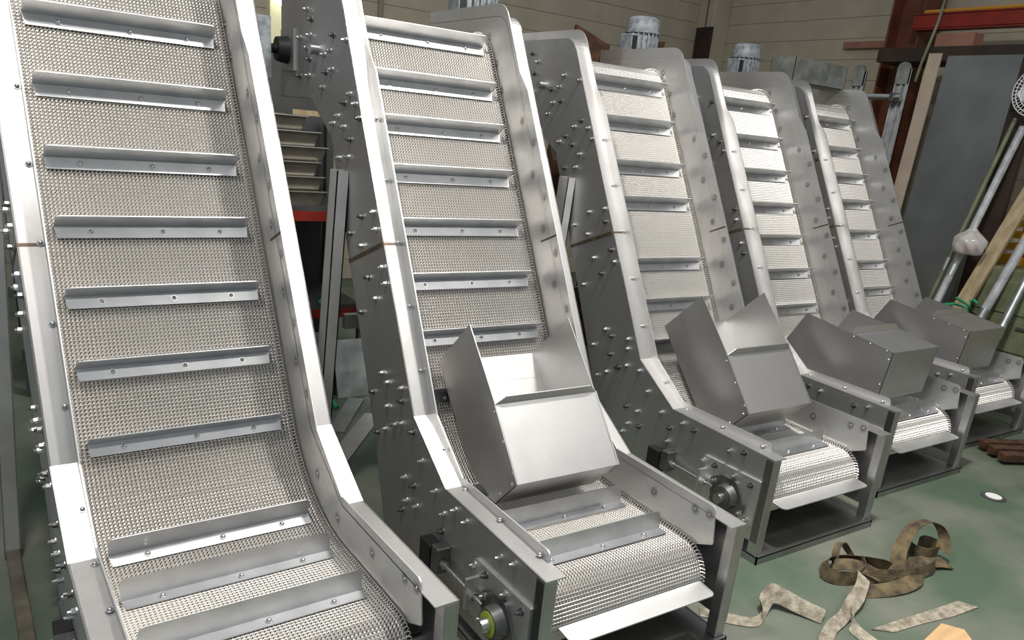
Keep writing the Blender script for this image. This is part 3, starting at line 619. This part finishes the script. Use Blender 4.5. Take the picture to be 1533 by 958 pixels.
# ================================================================== left-hand background: rack with trays
t = thing('storage_rack', 'dark storage rack with red beams behind the first two conveyors', 'rack', (-.3, 2.7, 0))
for x in (-.9, 1.0):
    for y in (-.04, .62):
        mb = MB(); mb.box((x,y,0), (x+.05,y+.05,2.0)); put('upright', mb.mesh('rack_upright', 'dark'), t)
for z in (.35, .97):
    for y in (-.03, .63):
        mb = MB(); mb.box((-.86,y,z), (1.01,y+.03,z+.06)); put('beam', mb.mesh('rack_beam', 'red'), t)
    mb = MB(); mb.box((-.86,-.03,z+.06), (1.01,.66,z+.085)); put('shelf', mb.mesh('rack_shelf', 'dark'), t)
mb = MB(); mb.box((-.86,.67,.05), (1.01,.68,1.95)); put('back_sheet', mb.mesh('rack_back', 'dark'), t)
zt = 1.056
for k in range(6):
    L0, L1 = -.75+random.uniform(-.05,.05), .49-.012*k*(k%3)+random.uniform(-.01,.01); hgt = .087
    tr = thing('steel_tray', ('lowest','second','third','fourth','fifth','topmost')[k]+' long steel tray of the stack on the rack shelf, counted from the shelf', 'tray', (0, 2.73+.006*(k%2), zt), 0, 'long steel trays stacked on the rack')
    mb = MB(); sl = .022
    mb.add([(L0,0,hgt),(L1,0,hgt),(L1-sl,.02,0),(L0+sl,.02,0),(L0,.003,hgt),(L1,.003,hgt),(L1-sl,.023,0),(L0+sl,.023,0)], [(0,1,2,3),(7,6,5,4),(0,4,5,1),(1,5,6,2),(2,6,7,3),(3,7,4,0)])
    put('front_wall', mb.mesh('tray_front', 'tray'), tr)
    mb = MB(); mb.add([(L1,0,hgt),(L1,.4,hgt),(L1-sl,.38,0),(L1-sl,.02,0),(L1-.004,0,hgt),(L1-.004,.4,hgt),(L1-sl-.004,.38,0),(L1-sl-.004,.02,0)], [(0,1,2,3),(7,6,5,4),(0,4,5,1),(1,5,6,2),(2,6,7,3),(3,7,4,0)]); put('end_wall', mb.mesh('tray_end', 'tray'), tr)
    mb = MB(); mb.box((L0+sl,.02,0), (L1-sl,.38,.004)); mb.box((L0+.002,.397,.0), (L1-.004,.40,hgt)); put('bottom', mb.mesh('tray_bottom', 'tray'), tr)
    mb = MB(); mb.box((L0,-.014,hgt-.005), (L1+.01,.0,hgt-.001)); put('rim', mb.mesh('tray_rim', 'flange'), tr)
    zt += hgt+.0005
mb = MB(); mb.box((0,0,0), (.30,.04,.03)); solo('wooden_stick', mb, 'wood', 'pale wooden stick lying on top of the stacked trays', 'stick', loc=(.30,2.80,zt+.001), rot=(0,0,-.35))
t = thing('lamp_post', 'dark post with a cream upper box and a glowing white lamp', 'lamp', (.387, 3.46, 0))
mb = MB(); mb.box((-.035,-.03,0), (.035,.03,2.0)); put('pole', mb.mesh('lamp_pole', 'rust'), t)
mb = MB(); mb.box((-.045,-.06,1.94), (.045,.02,2.30)); put('box', mb.mesh('lamp_box', 'cream'), t, bevel=.005)
mb = MB(); mb.dome((.06,-.05,2.34), (0,0,-1), .14, .12, 20); mb.dome((.06,-.05,2.34), (0,0,1), .14, .12, 20); put('globe', mb.mesh('lamp_globe', 'bulb', True), t)
# clutter on and below the lower shelf, seen between the leg and the plate
mb = MB(); mb.box((0,0,0), (.34,.008,.35)); solo('steel_offcut', mb, 'galv', 'grey sheet offcut propped against the parts bin', 'sheet', loc=(.36,2.112,.003), rot=(-.35,0,0))
mb = MB(); mb.box((0,0,0), (.53,.09,.012)); solo('flat_bar', mb, 'post', 'dull flat bar lying on the floor, pointing at the parts bin', 'bar', loc=(.20,1.60,.0), rot=(0,0,.988))
mb = MB(); mb.box((0,0,0), (.66,.10,.012)); solo('flat_bar', mb, 'flange', 'shiny flat bar lying on the floor beside the dull one', 'bar', loc=(.08,1.25,.0), rot=(0,0,.90))
for k, (x,y,z) in enumerate(((.44,2.70,.436),(.50,2.80,.436),(.29,1.95,.003),(.66,1.90,.003),(.40,2.60,.003))):
    t = thing('spring_clamp', ('green clamp at the edge of the lower rack shelf','green clamp set back on the lower rack shelf','green clamp on the floor beside the dull flat bar','green clamp on the floor before the grey sheet offcut','green clamp on the floor under the rack')[k], 'clamp', (x,y,z), k*.9, 'green clamps behind the rear leg')
    mb = MB(); mb.tube([(0,0,.012),(.07,0,.03),(.13,0,.02)], .014, 8); put('jaw', mb.mesh('clamp_jaw', 'green', True), t)
    mb = MB(); mb.tube([(0,0,.012),(.07,.01,.06),(.13,.02,.10)], .012, 8); put('handle', mb.mesh('clamp_handle', 'green', True), t)
t = thing('parts_bin', 'grey bin of small parts on the floor behind the rear leg', 'bin', (.36,2.18,0))
mb = MB(); mb.box((0,0,0), (.3,.28,.006)); mb.box((0,0,0), (.006,.28,.16)); mb.box((.294,0,0), (.3,.28,.16)); mb.box((0,0,0), (.3,.006,.16)); mb.box((0,.274,0), (.3,.28,.16)); put('body', mb.mesh('bin_body', 'galv'), t)

# ================================================================== floor things
def ribbon(edges, th=.003, n=5):
    # edges: list of (A, B) edge points; smooth interpolation, thin solid band
    A = [Vector(e[0]) for e in edges]; Bv = [Vector(e[1]) for e in edges]
    def cr(P, i, t):
        p0, p1, p2, p3 = P[max(i-1,0)], P[i], P[min(i+1,len(P)-1)], P[min(i+2,len(P)-1)]
        return .5*((2*p1)+(p2-p0)*t+(2*p0-5*p1+4*p2-p3)*t*t+(3*p1-p0-3*p2+p3)*t**3)
    rows = []
    for i in range(len(A)-1):
        for k in range(n): rows.append((cr(A,i,k/n), cr(Bv,i,k/n)))
    rows.append((A[-1], Bv[-1]))
    mb = MB(); v = []
    for i, (p, q) in enumerate(rows):
        t_ = rows[min(i+1,len(rows)-1)][0]-rows[max(i-1,0)][0]; nn = t_.cross(q-p)
        nn = nn.normalized()*th if nn.length > 1e-9 else Vector((0,0,th))
        for x in (p, q, q+nn, p+nn): v.append((x.x, x.y, max(x.z, .001)))
    f = [(4*i+j, 4*i+(j+1)%4, 4*i+4+(j+1)%4, 4*i+4+j) for i in range(len(rows)-1) for j in range(4)]+[(3,2,1,0), tuple(len(v)-4+j for j in range(4))]
    return mb.add(v, f)
def cpath(pts, wv, wid):   # centre path with a width direction per point
    return [(Vector(p)-Vector(w_).normalized()*wid/2, Vector(p)+Vector(w_).normalized()*wid/2) for p, w_ in zip(pts, wv)]
t = thing('webbing_sling', 'pale grey webbing sling folded on the floor beside the front post', 'strap', (1.1,-.6,0))
def rel(E, o): return [(Vector(a_)-Vector(o), Vector(b_)-Vector(o)) for a_, b_ in E]
o_ = (1.1,-.6,0)
E1 = [((.83,-.395,.004),(.79,-.44,.004)),((.898,-.469,.004),(.849,-.514,.004)),((.965,-.53,.004),(.92,-.573,.004)),((1.01,-.535,.022),(.962,-.575,.004)),((1.039,-.495,.055),(1.02,-.552,.004)),((1.105,-.487,.085),(1.085,-.53,.028)),((1.14,-.53,.075),(1.115,-.565,.02)),((1.176,-.574,.055),(1.142,-.603,.010)),((1.228,-.655,.035),(1.18,-.676,.004))]
put('band', ribbon(rel(E1, o_)).mesh('band', 'strapw', True), t)
E2 = [((1.56,-.56,.06),(1.545,-.625,.05)),((1.45,-.62,.065),(1.43,-.68,.03)),((1.34,-.655,.05),(1.335,-.705,.015)),((1.27,-.68,.03),(1.255,-.725,.006)),((1.19,-.69,.018),(1.17,-.745,.005)),((1.09,-.73,.012),(1.07,-.80,.004)),((.98,-.80,.008),(.95,-.87,.004))]
put('band', ribbon(rel(E2, o_)).mesh('band', 'strapw', True), t)
E3 = [((1.40,-.64,.05),(1.36,-.69,.03)),((1.32,-.70,.035),(1.29,-.73,.004)),((1.285,-.755,.022),(1.24,-.755,.004)),((1.28,-.82,.014),(1.225,-.83,.004)),((1.27,-.93,.010),(1.20,-.95,.004))]
put('band', ribbon(rel(E3, o_)).mesh('band', 'strapw', True), t)
E4 = [((1.33,-.785,.006),(1.40,-.835,.003)),((1.50,-.80,.006),(1.56,-.855,.004)),((1.68,-.82,.007),(1.72,-.882,.004)),((1.84,-.835,.010),(1.885,-.895,.006))]
mb = ribbon(E4, .006); solo('flat_webbing', mb, 'strapw', 'straight pale length of webbing lying flat above the plywood offcut', 'strap', smooth=True)
o_ = (1.8,-.55,0)
t = thing('olive_sling', 'crumpled olive and brown webbing heap with a high loop on the floor', 'strap', o_)
Z = (0,0,1)
def put_band(E, m_='strapo'): put('band', ribbon(rel(E, o_)).mesh('band', m_, True), t)
put_band(cpath([(1.80,-.60,.02),(1.86,-.555,.06),(1.93,-.53,.11),(2.00,-.52,.15),(2.07,-.53,.165),(2.115,-.565,.15),(2.125,-.60,.10),(2.10,-.62,.05)], [(.5,-.8,.3),(.5,-.8,.3),(.5,-.8,.25),(.45,-.85,.2),(.4,-.9,.1),(.2,-.9,-.1),(.1,-.9,-.2),(.1,-.9,-.1)], .062))
put_band(cpath([(2.03,-.51,.035),(2.00,-.545,.04),(2.02,-.59,.04),(2.08,-.605,.045),(2.12,-.575,.05),(2.10,-.535,.055),(2.06,-.53,.055)], [Z]*7, .06))
put_band(cpath([(1.70,-.55,.008),(1.82,-.585,.012),(1.93,-.60,.022),(2.03,-.625,.02),(2.09,-.655,.012)], [(.25,.9,.15)]*5, .075))
put_band(cpath([(1.60,-.57,.02),(1.68,-.60,.03),(1.77,-.635,.03),(1.86,-.655,.03),(1.95,-.66,.03),(2.0,-.645,.03)], [(.1,.3,.9)]*6, .05))
put_band(cpath([(1.52,-.615,.006),(1.62,-.655,.010),(1.72,-.675,.014),(1.82,-.67,.02),(1.90,-.63,.02)], [(.3,.9,.2)]*5, .07))
put_band(cpath([(1.47,-.48,.03),(1.51,-.44,.04),(1.58,-.43,.045),(1.66,-.475,.045),(1.73,-.53,.04),(1.77,-.575,.03)], [(.1,-.2,.9),(.1,-.4,.9),(.2,-.6,.7),(.2,-.6,.7),(.2,-.5,.8),(0,-.3,.9)], .065))
put_band(cpath([(1.47,-.46,.035),(1.465,-.50,.032),(1.50,-.54,.03),(1.56,-.56,.03),(1.62,-.55,.04),(1.66,-.51,.05)], [(.2,.1,.9)]*6, .06))
put_band(cpath([(1.57,-.455,.03),(1.575,-.44,.075),(1.61,-.425,.10),(1.65,-.42,.095),(1.68,-.43,.06),(1.69,-.46,.03)], [(.2,-.7,.3)]*6, .03))
put_band(cpath([(1.53,-.47,.045),(1.57,-.51,.06),(1.62,-.545,.05),(1.68,-.59,.02)], [(.7,.4,.2)]*4, .07))
pv = [(1.355,-.935),(1.615,-.892),(1.66,-.955),(1.51,-1.14),(1.29,-1.12)]
mb = MB(); mb.add([(x,y,.0) for x,y in pv]+[(x,y,.012) for x,y in pv], [(4,3,2,1,0),(5,6,7,8,9)]+[(i,(i+1)%5,(i+1)%5+5,i+5) for i in range(5)])
solo('plywood_offcut', mb, 'ply', 'pale plywood offcut lying on the green floor', 'board')
t = thing('floor_drain', 'small white disc in a dark ring set in the green floor', 'drain', (3.087,-.368,0))
mb = MB(); mb.cyl((0,0,.0005), (0,0,.004), .062, 28); put('ring', mb.mesh('drain_ring', 'dark'), t)
mb = MB(); mb.cyl((0,0,.003), (0,0,.007), .040, 24); put('cap', mb.mesh('drain_cap', 'white'), t)
for k, (x,y,a0) in enumerate(((3.64,-.13,-.42),(3.69,-.045,-.42),(3.74,.035,-.42))):
    mb = MB(); mb.box((0,-.03,0), (1.1,.03,.05)); solo('rusty_bar', mb, 'rust', ('rusty square bar on the floor, outermost of three before the last conveyor','rusty square bar on the floor, middle one of three','rusty square bar on the floor, closest to the last conveyor')[k], 'bar', 'rusty bars on the floor', loc=(x,y,.02+.0*k), rot=(0,0,a0), bevel=.004)
for k, x in enumerate((3.9, 4.4)):
    mb = MB(); mb.box((-.03,-.2,0), (.03,.2,.0205)); solo('wooden_batten', mb, 'dkwood', ('batten under the rusty bars, the one closer to the white tub','batten under the rusty bars, the one closer to the green cabinet')[k], 'batten', loc=(x,-.14-.42*(x-3.9),0), rot=(0,0,-.42))
t = thing('white_tub', 'small pale tub standing on the open green floor', 'tub', (3.36,-.50,0))
mb = MB(); mb.cyl((0,0,0), (0,0,.11), .08, 20, .095); put('body', mb.mesh('tub_body', 'white', True), t)
mb = MB(); mb.cyl((0,0,.105), (0,0,.125), .1, 20); put('lid', mb.mesh('tub_lid', 'white', True), t)
